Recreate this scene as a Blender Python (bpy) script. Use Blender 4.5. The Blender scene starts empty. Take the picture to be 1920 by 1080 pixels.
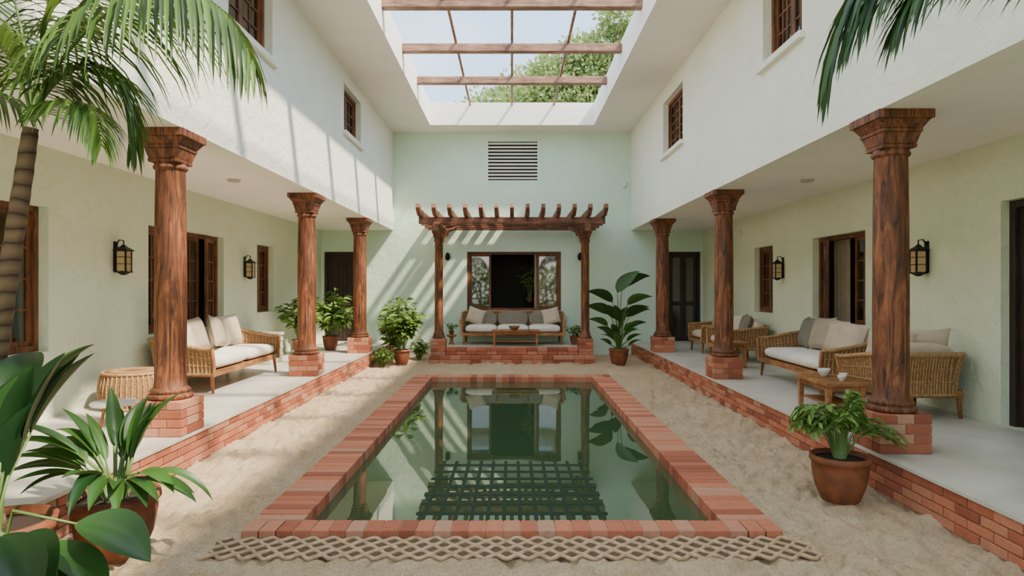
import bpy, math, random
from mathutils import Vector, Matrix, Euler, noise
random.seed(7)
R = random.random
def U(a,b): return a+(b-a)*random.random()
SC = bpy.context.scene

def lin(c):
    return tuple((x/12.92 if x<=0.04045 else ((x+0.055)/1.055)**2.4) for x in c)
def rgb(r,g,b): return lin((r/255,g/255,b/255))+(1,)

# ------------------------------------------------------------------ materials
def newmat(name):
    m=bpy.data.materials.new(name); m.use_nodes=True
    nt=m.node_tree; b=nt.nodes['Principled BSDF']
    return m,nt,b
def coords(nt,scale):
    tc=nt.nodes.new('ShaderNodeTexCoord'); mp=nt.nodes.new('ShaderNodeMapping')
    mp.inputs['Scale'].default_value=scale
    nt.links.new(tc.outputs['Object'],mp.inputs['Vector']); return mp.outputs['Vector']
def noise_n(nt,vec,scale,detail=4,rough=.5,dist=0):
    n=nt.nodes.new('ShaderNodeTexNoise'); n.inputs['Scale'].default_value=scale
    n.inputs['Detail'].default_value=detail; n.inputs['Roughness'].default_value=rough
    n.inputs['Distortion'].default_value=dist
    nt.links.new(vec,n.inputs['Vector']); return n.outputs['Fac']
def ramp(nt,fac,stops):
    r=nt.nodes.new('ShaderNodeValToRGB'); e=r.color_ramp.elements
    while len(e)<len(stops): e.new(.5)
    for i,(p,c) in enumerate(stops): e[i].position=p; e[i].color=c
    nt.links.new(fac,r.inputs['Fac']); return r.outputs['Color']
def bump(nt,b,h,strength,dist=.01,prev=None):
    n=nt.nodes.new('ShaderNodeBump'); n.inputs['Strength'].default_value=strength
    n.inputs['Distance'].default_value=dist
    nt.links.new(h,n.inputs['Height'])
    if prev: nt.links.new(prev,n.inputs['Normal'])
    nt.links.new(n.outputs['Normal'],b.inputs['Normal']); return n.outputs['Normal']
def mixc(nt,f,a,c,mode='MIX'):
    n=nt.nodes.new('ShaderNodeMix'); n.data_type='RGBA'; n.blend_type=mode
    if isinstance(f,float): n.inputs[0].default_value=f
    else: nt.links.new(f,n.inputs[0])
    for s,i in ((a,6),(c,7)):
        if isinstance(s,tuple): n.inputs[i].default_value=s
        else: nt.links.new(s,n.inputs[i])
    return n.outputs[2]
def attr(nt):
    a=nt.nodes.new('ShaderNodeAttribute'); a.attribute_name='Col'; return a.outputs['Fac']

def m_plaster(name,c1,c2,bs=.5):
    m,nt,b=newmat(name); v=coords(nt,(1,1,1))
    col=ramp(nt,noise_n(nt,v,1.3,5,.6),[(.3,c1),(.7,c2)])
    nt.links.new(col,b.inputs['Base Color']); b.inputs['Roughness'].default_value=.85
    n1=bump(nt,b,noise_n(nt,v,7,7,.65,.6),bs,.05)
    bump(nt,b,noise_n(nt,v,40,3,.6),bs*.6,.01,n1)
    return m
def m_plain(name,c,rough=.6,metal=0,c2=None,sc=8,bs=0,spec=.5):
    m,nt,b=newmat(name); v=coords(nt,(1,1,1))
    f=noise_n(nt,v,sc,4)
    if c2 is None: c2=tuple(x*.8 for x in c[:3])+(1,)
    nt.links.new(ramp(nt,f,[(.3,c2),(.7,c)]),b.inputs['Base Color'])
    b.inputs['Roughness'].default_value=rough; b.inputs['Metallic'].default_value=metal
    b.inputs['Specular IOR Level'].default_value=spec
    if bs: bump(nt,b,noise_n(nt,v,sc*5,3),bs,.005)
    return m
def m_wood(name,axis,dark,mid,light,sc=1.0,rough=.55):
    m,nt,b=newmat(name)
    s=[15*sc]*3; s[axis]=1.5*sc; v=coords(nt,tuple(s))
    f=noise_n(nt,v,1,10,.74,2.0)
    col=ramp(nt,f,[(.36,dark),(.5,mid),(.66,light)])
    v2=coords(nt,(1,1,1)); f2=noise_n(nt,v2,4,5)
    col=mixc(nt,.75,col,ramp(nt,f2,[(.34,(.46,.42,.40,1)),(.6,(1.0,1,1,1))]),'MULTIPLY')
    nt.links.new(col,b.inputs['Base Color']); b.inputs['Roughness'].default_value=rough
    bump(nt,b,f,.6,.016); return m
def m_brick(name):
    m,nt,b=newmat(name); v=coords(nt,(1,1,1))
    c=ramp(nt,attr(nt),[(0,rgb(150,82,58)),(.35,rgb(186,108,78)),(.7,rgb(200,126,94)),(1,rgb(188,144,118))])
    c=mixc(nt,.7,c,ramp(nt,noise_n(nt,v,22,6,.75),[(.25,(.6,.56,.54,1)),(.75,(1.12,1.1,1.08,1))]),'MULTIPLY')
    nt.links.new(c,b.inputs['Base Color']); b.inputs['Roughness'].default_value=.8
    bump(nt,b,noise_n(nt,v,60,4,.7),.6,.008); return m
def m_leaf(name,c1,c2,tr=.3,rough=.4):
    m,nt,b=newmat(name)
    col=ramp(nt,attr(nt),[(0,c1),(1,c2)])
    nt.links.new(col,b.inputs['Base Color']); b.inputs['Roughness'].default_value=rough
    b.inputs['Specular IOR Level'].default_value=.35
    t=nt.nodes.new('ShaderNodeBsdfTranslucent'); nt.links.new(mixc(nt,.2,col,(.4,.5,.1,1)),t.inputs['Color'])
    mx=nt.nodes.new('ShaderNodeMixShader'); mx.inputs[0].default_value=tr
    out=nt.nodes['Material Output']
    nt.links.new(b.outputs[0],mx.inputs[1]); nt.links.new(t.outputs[0],mx.inputs[2])
    nt.links.new(mx.outputs[0],out.inputs['Surface']); return m
def m_wicker(name,c1,c2):
    m,nt,b=newmat(name); v=coords(nt,(1,1,1))
    w=nt.nodes.new('ShaderNodeTexWave'); w.wave_type='BANDS'; w.bands_direction='Z'
    w.inputs['Scale'].default_value=22; w.inputs['Distortion'].default_value=2.5; w.inputs['Detail'].default_value=3
    w.inputs['Detail Scale'].default_value=6
    nt.links.new(v,w.inputs['Vector'])
    nt.links.new(ramp(nt,w.outputs['Fac'],[(.1,c1),(.7,c2)]),b.inputs['Base Color'])
    b.inputs['Roughness'].default_value=.65; bump(nt,b,w.outputs['Fac'],.8,.01); return m
def m_fabric(name,c):
    m,nt,b=newmat(name); v=coords(nt,(1,1,1))
    c2=tuple(x*.86 for x in c[:3])+(1,)
    nt.links.new(ramp(nt,noise_n(nt,v,6,4),[(.3,c2),(.7,c)]),b.inputs['Base Color'])
    b.inputs['Roughness'].default_value=.95; b.inputs['Specular IOR Level'].default_value=.15
    n=bump(nt,b,noise_n(nt,v,5,3,.5,.8),.5,.04)
    bump(nt,b,noise_n(nt,v,180,2),.3,.003,n); return m

M={}
M['mint']=m_plaster('plaster_mint',rgb(206,230,209),rgb(218,238,219),.35)
M['arc']=m_plaster('plaster_sage',rgb(220,228,199),rgb(229,235,209),.75)
M['white']=m_plaster('plaster_white',rgb(239,240,224),rgb(248,247,234),.6)
M['ceil']=m_plaster('plaster_ceiling',rgb(243,237,228),rgb(249,244,236),.1)
M['colw']=m_wood('wood_column',2,rgb(44,24,14),rgb(120,68,38),rgb(172,108,66))
M['woodx']=m_wood('wood_beam_x',0,rgb(66,38,24),rgb(124,76,50),rgb(164,112,80))
M['woody']=m_wood('wood_beam_y',1,rgb(66,38,24),rgb(124,76,50),rgb(164,112,80))
M['sky_beam']=m_wood('wood_skylight_beam',0,rgb(108,74,56),rgb(160,118,94),rgb(190,150,124))
M['frame']=m_wood('wood_window_frame',2,rgb(70,38,20),rgb(120,70,38),rgb(152,96,56))
M['door']=m_wood('wood_dark_door',2,rgb(30,18,12),rgb(50,32,22),rgb(66,44,32))
M['furn']=m_wood('wood_furniture',0,rgb(128,80,42),rgb(172,114,64),rgb(194,140,88))
M['brick']=m_brick('brick_red')
M['mortar']=m_plain('mortar',rgb(182,150,126),.9,c2=rgb(154,120,98),sc=20,bs=.5)
M['conc']=m_plain('polished_concrete',rgb(214,208,196),.36,c2=rgb(186,180,168),sc=2.2,bs=.05)
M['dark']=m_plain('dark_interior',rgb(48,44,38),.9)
M['metal']=m_plain('black_metal',rgb(34,30,26),.45,.6)
M['terra']=m_plain('terracotta',rgb(146,84,50),.75,c2=rgb(98,54,34),sc=7,bs=.3)
M['soil']=m_plain('soil',rgb(48,34,24),.95,sc=40,bs=1)
M['holeshade']=m_plain('hole_shade_brown',rgb(104,80,58),.95,sc=40,bs=1)  # brown standing in for shade inside the drain holes
M['wick']=m_wicker('wicker_tan',rgb(116,80,46),rgb(186,144,96))
M['strand']=m_plain('wicker_strand',rgb(192,150,100),.6,c2=rgb(146,106,66),sc=30)
M['cwhite']=m_fabric('fabric_white',rgb(238,230,218))
M['cbeige']=m_fabric('fabric_beige',rgb(208,192,170))
M['cgrey']=m_fabric('fabric_grey',rgb(134,128,114))
M['ctaupe']=m_fabric('fabric_taupe',rgb(178,164,144))
M['curt']=m_fabric('fabric_curtain',rgb(176,158,136))
M['stone']=m_plain('stone_pale',rgb(200,196,180),.8,c2=rgb(164,162,146),sc=12,bs=.4)
M['ceram']=m_plain('ceramic_white',rgb(235,232,225),.25)
M['palm']=m_leaf('leaf_palm',rgb(34,66,24),rgb(88,120,46),.25)
M['palmd']=m_leaf('leaf_palm_dark',rgb(26,56,30),rgb(62,100,48),.2)
M['broad']=m_leaf('leaf_broad',rgb(22,56,24),rgb(66,106,44),.18,.38)
M['rubber']=m_leaf('leaf_rubber_plant',rgb(16,44,22),rgb(48,84,36),.12,.32)
M['bush']=m_leaf('leaf_bush',rgb(60,96,38),rgb(138,168,80),.3)
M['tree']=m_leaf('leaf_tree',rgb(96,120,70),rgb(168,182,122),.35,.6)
M['stem']=m_plain('green_stem',rgb(96,124,60),.5)
M['bark']=m_plain('bark',rgb(122,98,72),.9,c2=rgb(78,60,44),sc=14,bs=.8)
m,nt,b=newmat('palm_trunk'); v=coords(nt,(1,1,1))
w=nt.nodes.new('ShaderNodeTexWave'); w.bands_direction='Z'; w.inputs['Scale'].default_value=4; w.inputs['Distortion'].default_value=5; w.inputs['Detail'].default_value=5
nt.links.new(v,w.inputs['Vector']); nt.links.new(ramp(nt,w.outputs['Fac'],[(.0,rgb(58,42,30)),(.12,rgb(92,70,50)),(1,rgb(116,92,66))]),b.inputs['Base Color'])
b.inputs['Roughness'].default_value=.85; bump(nt,b,w.outputs['Fac'],.3,.01); M['ptrunk']=m
m,nt,b=newmat('sand'); v=coords(nt,(1,1,1))
c=ramp(nt,noise_n(nt,v,2.2,6,.6),[(.3,rgb(236,204,164)),(.7,rgb(250,226,190))])
c=mixc(nt,.75,c,ramp(nt,noise_n(nt,v,55,8,.85),[(.34,(.58,.53,.46,1)),(.52,(1.05,1.05,1.05,1))]),'MULTIPLY')
nt.links.new(c,b.inputs['Base Color']); b.inputs['Roughness'].default_value=.95; b.inputs['Specular IOR Level'].default_value=.1
n1=bump(nt,b,noise_n(nt,v,14,9,.8),1.0,.2); bump(nt,b,noise_n(nt,v,90,4,.8),1.0,.018,n1); M['sand']=m
m,nt,b=newmat('pool_water'); v=coords(nt,(1,1,1))
b.inputs['Base Color'].default_value=rgb(52,76,50); b.inputs['Roughness'].default_value=.012
b.inputs['IOR'].default_value=2.2
bump(nt,b,noise_n(nt,v,1.4,2,.4),.05,.03); M['water']=m
M['tile']=m_plain('pool_tile',rgb(84,118,92),.5)
M['reflgrid']=m_plain('reflection_grid_green',rgb(34,54,34),.8,spec=.2)  # dark green of the grid reflection modelled on the water
M['sandlat']=m_plain('lattice_beige',rgb(204,174,140),.95,c2=rgb(168,138,108),sc=20,bs=.5,spec=.05)
m,nt,b=newmat('window_glass'); out=nt.nodes['Material Output']
tr=nt.nodes.new('ShaderNodeBsdfTransparent'); tr.inputs[0].default_value=(.8,.82,.78,1)
gl=nt.nodes.new('ShaderNodeBsdfGlossy'); gl.inputs['Roughness'].default_value=.03
mx=nt.nodes.new('ShaderNodeMixShader'); mx.inputs[0].default_value=.13
nt.links.new(tr.outputs[0],mx.inputs[1]); nt.links.new(gl.outputs[0],mx.inputs[2]); nt.links.new(mx.outputs[0],out.inputs['Surface']); M['glass']=m
m,nt,b=newmat('lamp_glass'); b.inputs['Base Color'].default_value=rgb(158,134,90); b.inputs['Roughness'].default_value=.15
b.inputs['Emission Color'].default_value=(1,.7,.35,1); b.inputs['Emission Strength'].default_value=.06; M['lglass']=m
M['grass']=m_plain('grass',rgb(112,130,74),.95,c2=rgb(82,104,54),sc=3)

# ------------------------------------------------------------------ mesh builder
class MB:
    def __init__(s): s.v=[];s.f=[];s.m=[];s.sm=[];s.c=[];s.mats=[];s.T=Matrix.Identity(4)
    def add(s,vs,fs,mat,smooth=False,col=None):
        if mat not in s.mats: s.mats.append(mat)
        mi=s.mats.index(mat); o=len(s.v)
        s.v.extend([s.T@Vector(p) for p in vs])
        if col is None: col=R()
        for f in fs:
            s.f.append([i+o for i in f]); s.m.append(mi); s.sm.append(smooth); s.c.append(col)
    def box(s,x0,x1,y0,y1,z0,z1,mat,rot=None,piv=None,col=None):
        vs=[Vector((x,y,z)) for x in (x0,x1) for y in (y0,y1) for z in (z0,z1)]
        if rot is not None:
            c=Vector(piv) if piv else Vector(((x0+x1)/2,(y0+y1)/2,(z0+z1)/2))
            vs=[c+rot@(p-c) for p in vs]
        s.add(vs,[(0,1,3,2),(4,6,7,5),(0,4,5,1),(2,3,7,6),(0,2,6,4),(1,5,7,3)],mat,False,col)
    def frustum(s,cx,cy,z0,h0,z1,h1,mat):
        vs=[(cx+a*h0,cy+b*h0,z0) for a,b in ((-1,-1),(1,-1),(1,1),(-1,1))]+[(cx+a*h1,cy+b*h1,z1) for a,b in ((-1,-1),(1,-1),(1,1),(-1,1))]
        s.add(vs,[(3,2,1,0),(4,5,6,7)]+[(i,(i+1)%4,(i+1)%4+4,i+4) for i in range(4)],mat)
    def lathe(s,prof,mat,cx=0,cy=0,seg=24,smooth=True,col=None):
        vs=[];fs=[]
        for r,z in prof:
            for i in range(seg):
                a=2*math.pi*i/seg; vs.append((cx+r*math.cos(a),cy+r*math.sin(a),z))
        for k in range(len(prof)-1):
            for i in range(seg):
                j=(i+1)%seg; fs.append((k*seg+i,k*seg+j,(k+1)*seg+j,(k+1)*seg+i))
        if prof[0][0]>1e-5: fs.append(tuple(reversed(range(seg))))
        if prof[-1][0]>1e-5: fs.append(tuple((len(prof)-1)*seg+i for i in range(seg)))
        s.add(vs,fs,mat,smooth,col)
    def tube(s,pts,rad,mat,seg=6,col=None):
        pts=[Vector(p) for p in pts]; n=len(pts)
        if not isinstance(rad,(list,tuple)): rad=[rad]*n
        vs=[];fs=[]
        up=Vector((0,0,1)); t0=(pts[1]-pts[0]).normalized()
        if abs(t0.z)>.9: up=Vector((1,0,0))
        for i,p in enumerate(pts):
            t=(pts[min(i+1,n-1)]-pts[max(i-1,0)]).normalized()
            a=t.cross(up)
            if a.length<1e-4: a=t.cross(Vector((0,1,.1)))
            a.normalize(); bb=a.cross(t).normalized(); up=bb
            for k in range(seg):
                an=2*math.pi*k/seg; vs.append(p+(a*math.cos(an)+bb*math.sin(an))*rad[i])
        for i in range(n-1):
            for k in range(seg):
                j=(k+1)%seg; fs.append((i*seg+k,i*seg+j,(i+1)*seg+j,(i+1)*seg+k))
        fs.append(tuple(range(seg))); fs.append(tuple((n-1)*seg+k for k in range(seg)))
        s.add(vs,fs,mat,True,col)
    def cushion(s,c,size,mat,e=.3,rot=None,nu=28,nv=14):
        c=Vector(c); vs=[];fs=[]
        sg=lambda x,p: math.copysign(abs(x)**p,x)
        for j in range(nv+1):
            ph=-math.pi/2+math.pi*j/nv
            for i in range(nu):
                th=2*math.pi*i/nu
                p=Vector((sg(math.cos(ph),.55)*sg(math.cos(th),e)*size[0]/2,sg(math.cos(ph),.55)*sg(math.sin(th),e)*size[1]/2,sg(math.sin(ph),.7)*size[2]/2))
                vs.append(c+(rot@p if rot is not None else p))
        for j in range(nv):
            for i in range(nu):
                k=(i+1)%nu; fs.append((j*nu+i,j*nu+k,(j+1)*nu+k,(j+1)*nu+i))
        s.add(vs,fs,mat,True)
    def pillow(s,c,w,h,t,mat,rot):
        c=Vector(c); n=10
        for sgn in (-1,1):
            vs=[];fs=[]
            for j in range(n+1):
                for i in range(n+1):
                    u=-1+2*i/n; v=-1+2*j/n
                    k=math.sqrt(max(0,(1-u**4)*(1-v**4)))
                    pin=1-.07*(1-v*v)*abs(u)-0; pin2=1-.07*(1-u*u)*abs(v)
                    vs.append(c+rot@Vector((u*w/2*pin,sgn*t/2*k,v*h/2*pin2)))
            for j in range(n):
                for i in range(n):
                    q=(j*(n+1)+i,j*(n+1)+i+1,(j+1)*(n+1)+i+1,(j+1)*(n+1)+i)
                    fs.append(q if sgn<0 else q[::-1])
            s.add(vs,fs,mat,True)
    def leaf(s,base,d,length,width,mat,droop=.6,fold=.25,nl=8,col=None,shape=1.0,roll=0):
        base=Vector(base); d=Vector(d).normalized(); p=base.copy()
        if col is None: col=R()
        side=d.cross(Vector((0,0,1)))
        if side.length<.05: side=Vector((1,0,0))
        side.normalize()
        if roll: side=(Matrix.Rotation(roll,3,d)@side).normalized()
        vs=[];fs=[]
        for i in range(nl+1):
            t=i/nl
            w=width/2*(math.sin(math.pi*min(1,t**shape))**.85 if 0<t<1 else .02)
            nrm=side.cross(d).normalized()
            vs+= [p-side*w+nrm*w*fold*1.6, p-side*w*.5+nrm*w*fold*.5, p.copy(), p+side*w*.5+nrm*w*fold*.5, p+side*w+nrm*w*fold*1.6]
            d=(d+Vector((0,0,-1))*droop/nl).normalized(); p=p+d*length/nl
        for i in range(nl):
            for k in range(4):
                fs.append((i*5+k,i*5+k+1,(i+1)*5+k+1,(i+1)*5+k))
        s.add(vs,fs,mat,True,col)
    def strip(s,base,d,length,width,mat,droop,col,nl=4):
        p=Vector(base); d=Vector(d).normalized(); side=d.cross(Vector((0,0,1)))
        if side.length<.05: side=Vector((0,1,0))
        side.normalize(); vs=[];fs=[]
        for i in range(nl+1):
            t=i/nl; w=width/2*(1-t)**.6*(.5+min(.5,t*2)); nr=side.cross(d).normalized()
            vs+=[p-side*w+nr*w*.4,p.copy(),p+side*w+nr*w*.4]
            d=(d+Vector((0,0,-1))*droop/nl).normalized(); p=p+d*length/nl
        for i in range(nl):
            for k in range(2): fs.append((i*3+k,i*3+k+1,(i+1)*3+k+1,(i+1)*3+k))
        s.add(vs,fs,mat,True,col)
    def frond(s,p0,p1,p2,p3,mat,n=34,ll=.4,lw=.022,droop=1.0,r=.01,fwd=.7,start=.15,tw=0):
        P=[Vector(q) for q in (p0,p1,p2,p3)]
        def B(t): return P[0]*(1-t)**3+P[1]*3*t*(1-t)**2+P[2]*3*t*t*(1-t)+P[3]*t**3
        s.tube([B(i/14) for i in range(15)],[r*(1-.8*i/14) for i in range(15)],M['stem'],5)
        for i in range(n):
            t=start+(1-start)*i/(n-1); p=B(t); tan=(B(min(1,t+.02))-B(max(0,t-.02))).normalized()
            side=tan.cross(Vector((0,0,1)))
            if side.length<.1: side=Vector((0,1,0))
            side.normalize(); upv=side.cross(tan).normalized()
            u=(t-start)/(1-start); L=ll*(.45+.75*math.sin(math.pi*(.15+.8*u)))*U(.9,1.08)*(1 if u<.97 else .8)
            for sg in (-1,1):
                dd=side*sg*(1-.45*u)+tan*(fwd+.5*u)+upv*U(.05,.35)
                s.strip(p,dd,L,lw*U(.85,1.15),mat,droop*U(.8,1.2),U(0,1))
    def obj(s,name,loc=(0,0,0),rz=0,bevel=0,seg=2):
        me=bpy.data.meshes.new(name); me.from_pydata([tuple(p) for p in s.v],[],s.f)
        for mt in s.mats: me.materials.append(mt)
        me.polygons.foreach_set('material_index',s.m); me.polygons.foreach_set('use_smooth',s.sm)
        ca=me.color_attributes.new('Col','FLOAT_COLOR','CORNER'); data=[]
        for f,c in zip(s.f,s.c): data.extend([c,c,c,1.0]*len(f))
        ca.data.foreach_set('color',data); me.update()
        o=bpy.data.objects.new(name,me); SC.collection.objects.link(o)
        o.location=loc; o.rotation_euler=(0,0,rz)
        if bevel:
            b=o.modifiers.new('bevel','BEVEL'); b.width=bevel; b.segments=seg; b.limit_method='ANGLE'; b.angle_limit=.8
        return o
RX=lambda a: Matrix.Rotation(a,3,'X')
RY=lambda a: Matrix.Rotation(a,3,'Y')
RZ=lambda a: Matrix.Rotation(a,3,'Z')

# ------------------------------------------------------------------ shell
XE=2.88; XW=4.62; YB=15.5; Y0=-1.0; ZP=.3; ZS=3.0; ZC=5.38; ZR=5.9; YK=14.84; XK=1.9
def wall_x(name,x0,x1,ya,yb,z0,z1,ops,mat):
    mb=MB(); ys=sorted({ya,yb}|{o[0] for o in ops}|{o[1] for o in ops}); zs=sorted({z0,z1}|{o[2] for o in ops}|{o[3] for o in ops})
    for i in range(len(ys)-1):
        for j in range(len(zs)-1):
            yc=(ys[i]+ys[i+1])/2; zc=(zs[j]+zs[j+1])/2
            if any(o[0]<yc<o[1] and o[2]<zc<o[3] for o in ops): continue
            mb.box(x0,x1,ys[i],ys[i+1],zs[j],zs[j+1],mat)
    return mb.obj(name)
def wall_y(name,y0,y1,xa,xb,z0,z1,ops,mat):
    mb=MB(); xs=sorted({xa,xb}|{o[0] for o in ops}|{o[1] for o in ops}); zs=sorted({z0,z1}|{o[2] for o in ops}|{o[3] for o in ops})
    for i in range(len(xs)-1):
        for j in range(len(zs)-1):
            xc=(xs[i]+xs[i+1])/2; zc=(zs[j]+zs[j+1])/2
            if any(o[0]<xc<o[1] and o[2]<zc<o[3] for o in ops): continue
            mb.box(xs[i],xs[i+1],y0,y1,zs[j],zs[j+1],mat)
    return mb.obj(name)
T=.25
LW=[(5.3,6.38,.97,2.41),(8.13,10.26,1.0,2.41),(11.6,12.4,1.15,2.4)]
RW=[(5.0,6.05,ZP,2.42),(8.37,9.84,1.05,2.36),(11.34,12.2,1.15,2.36)]
wall_x('wall_left',-XW-T,-XW,Y0,YB+T,-.1,ZS+.2,LW,M['arc'])
wall_x('wall_right',XW,XW+T,Y0,YB+T,-.1,ZS+.2,RW,M['arc'])
LU=[(6.5,7.7,4.33,5.2),(10.97,12.2,4.3,5.12)]
RU=[(6.36,7.35,4.14,5.2),(10.8,12.2,4.1,5.1)]
wall_x('wall_upper_left',-XE-T,-XE,Y0,YB,ZS,ZC,LU,M['white'])
wall_x('wall_upper_right',XE,XE+T,Y0,YB,ZS,ZC,RU,M['white'])
BO=[(-1.09,1.19,1.05,2.48),(-4.56,-3.7,ZP,2.48),(3.78,4.58,ZP,2.48),(-.59,.63,4.21,5.15)]
wall_y('wall_back',YB,YB+T,-XW,XW,-.1,ZC,BO,M['mint'])
for nm,a,b_ in (('ceiling_arcade_left',-XW,-XE-T),('ceiling_arcade_right',XE+T,XW)):
    mb=MB(); mb.box(a,b_,Y0,YB,ZS,ZS+.2,M['ceil']); mb.obj(nm)
mb=MB()
mb.box(-XE-T,-XK,Y0,YB+T,ZC,ZR,M['ceil']); mb.box(XK,XE+T,Y0,YB+T,ZC,ZR,M['ceil'])
mb.box(-XK,XK,YK,YB+T,ZC,ZR,M['ceil']); mb.box(-XK,XK,Y0,.6,ZC,ZR,M['ceil']); mb.obj('ceiling')

def bricks_face_x(mb,x0,x1,ya,yb,z0,rows,bh,bl):
    for r in range(rows):
        y=ya-(bl/2 if r%2 else 0)
        while y<yb:
            a=max(y,ya)+.004; e=min(y+bl,yb)-.004
            if e-a>.02: mb.box(x0+U(-.002,.002),x1+U(-.002,.002),a,e,z0+r*bh+.004,z0+(r+1)*bh-.004,M['brick'])
            y+=bl
for side,nm in ((-1,'left'),(1,'right')):
    mb=MB()
    xs=sorted((side*(XE+.02),side*XW)); mb.box(xs[0],xs[1],Y0,YB,-.1,.268,M['mortar'])
    xs=sorted((side*(XE-.005),side*XW)); mb.box(xs[0],xs[1],Y0,YB,.268,ZP,M['conc'])
    xs=sorted((side*(XE+.006),side*(XE+.1))); bricks_face_x(mb,xs[0],xs[1],Y0,YB,.0,4,.067,.225)
    mb.obj('floor_terrace_'+nm,bevel=.004)

mb=MB()
PX=1.74; PY0=4.1; PY1=11.55
def lins(a,b,n): return [a+(b-a)*i/n for i in range(n)]
xs=lins(-2.95,-PX,48)+lins(-PX,PX,120)+lins(PX,2.95,48)+[2.95]
ys=lins(Y0,2.2,40)+lins(2.2,PY0,84)+lins(PY0,PY1,240)+lins(PY1,YB,80)+[YB]
dents=[]
for i in range(230):
    dents.append((U(-2.8,2.8),U(2.4,11),U(.045,.08),U(.08,.14),U(0,3.14),U(.018,.036)))
grid={}
for dn in dents: 
    for gx in range(-1,2):
        for gy in range(-1,2): grid.setdefault((int(dn[0]//.5)+gx,int(dn[1]//.5)+gy),[]).append(dn)
vs=[];fs=[]
for y in ys:
    for x in xs:
        h=.03*noise.noise((x*2.2,y*2.2,0))+.034*noise.noise((x*5,y*5,3))+.036*noise.noise((x*11,y*11,7))+.022*noise.noise((x*23,y*23,9))-.006
        for (dx,dy,ra,rb,an,dp) in grid.get((int(x//.5),int(y//.5)),()):
            ux=(x-dx)*math.cos(an)+(y-dy)*math.sin(an); uy=-(x-dx)*math.sin(an)+(y-dy)*math.cos(an)
            q=(ux/ra)**2+(uy/rb)**2
            if q<5: h+=dp*(-math.exp(-q)+.55*math.exp(-(math.sqrt(q)-1.35)**2*5))
        if abs(x)<PX+.1 and PY0-.36<y<PY1+.05: h=min(h,-.004)-.004
        vs.append((x,y,h))
nx=len(xs)
for j in range(len(ys)-1):
    for i in range(nx-1):
        xc=(xs[i]+xs[i+1])/2; yc=(ys[j]+ys[j+1])/2
        if abs(xc)<PX-.05 and PY0+.05<yc<PY1-.05: continue
        fs.append((j*nx+i,j*nx+i+1,(j+1)*nx+i+1,(j+1)*nx+i))
mb.add(vs,fs,M['sand'],True); mb.obj('floor_sand')

# ------------------------------------------------------------------ pool
IX=1.40; IY0=4.31; IY1=11.17
mb=MB()
zt=.045
n=int((PY1-PY0)/.1)
st=(PY1-PY0)/n
for i in range(n):
    y=PY0+i*st
    for sg in (-1,1):
        if y+st*.5<IY0+.0 or y+st*.5>IY1: continue
        a,b_=sorted((sg*(IX),sg*PX)); mb.box(a,b_,y+.003,y+st-.003,-.05,zt+U(-.002,.002),M['brick'])
nn=31; sx=2*PX/nn
for (a,b_) in ((PY0,IY0-.02),(IY1+.02,PY1)):
    for i in range(nn):
        x=-PX+i*sx; mb.box(x+.003,x+sx-.003,a,b_,-.05,zt+U(-.002,.002),M['brick'])
for sg in (-1,1):
    a,b_=sorted((sg*(IX+.006),sg*(PX-.006))); mb.box(a,b_,PY0+.006,PY1-.006,-.3,zt-.006,M['mortar'])
mb.box(-PX+.006,PX-.006,PY0+.006,IY0-.026,-.3,zt-.006,M['mortar']); mb.box(-PX+.006,PX-.006,IY1+.026,PY1-.006,-.3,zt-.006,M['mortar'])
mb.box(-IX-.1,-IX+.0,IY0,IY1,-.9,-.05,M['tile']); mb.box(IX,IX+.1,IY0,IY1,-.9,-.05,M['tile'])
mb.box(-IX,IX,IY0-.12,IY0-.02,-.9,-.05,M['tile']); mb.box(-IX,IX,IY1+.02,IY1+.12,-.9,-.05,M['tile']); mb.box(-IX,IX,IY0,IY1,-1.0,-.9,M['tile'])
mb.obj('swimming_pool',bevel=.004)
mb=MB(); mb.add([(-IX,IY0-.02,0),(IX,IY0-.02,0),(IX,IY1+.02,0),(-IX,IY1+.02,0)],[(0,1,2,3)],M['water']); mb.obj('pool_water',(0,0,-.05))
mb=MB()  # reflected grid built as thin bars on the water, no real lattice
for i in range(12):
    x=-.638+i*.116; mb.box(x-.015,x+.015,4.36,6.1,-.054,-.048,M['reflgrid'])
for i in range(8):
    y=4.47+i*.213; mb.box(-.70,.70,y-.03,y+.03,-.053,-.0475,M['reflgrid'])
mb.obj('pool_reflection_grid')
mb=MB()
mb.box(-1.82,1.82,3.82,4.07,-.02,.001,M['holeshade'])  # dark sheet under the strands, gives the holes their shade by colour
for k in range(5):
    pts=[]
    for i in range(0,301):
        x=-1.86+3.72*i/300; pts.append((x,3.80+.066*k+.026*math.sin(x*2*math.pi/.13+math.pi*k)+.008*noise.noise((x*4,k*3,0)),.003+.006*noise.noise((x*5,k*2,1))))
    mb.tube(pts,[.013+.004*noise.noise((i*.3,k*5,2)) for i in range(301)],M['sandlat'],6)
mb.obj('drain_lattice')

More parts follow.
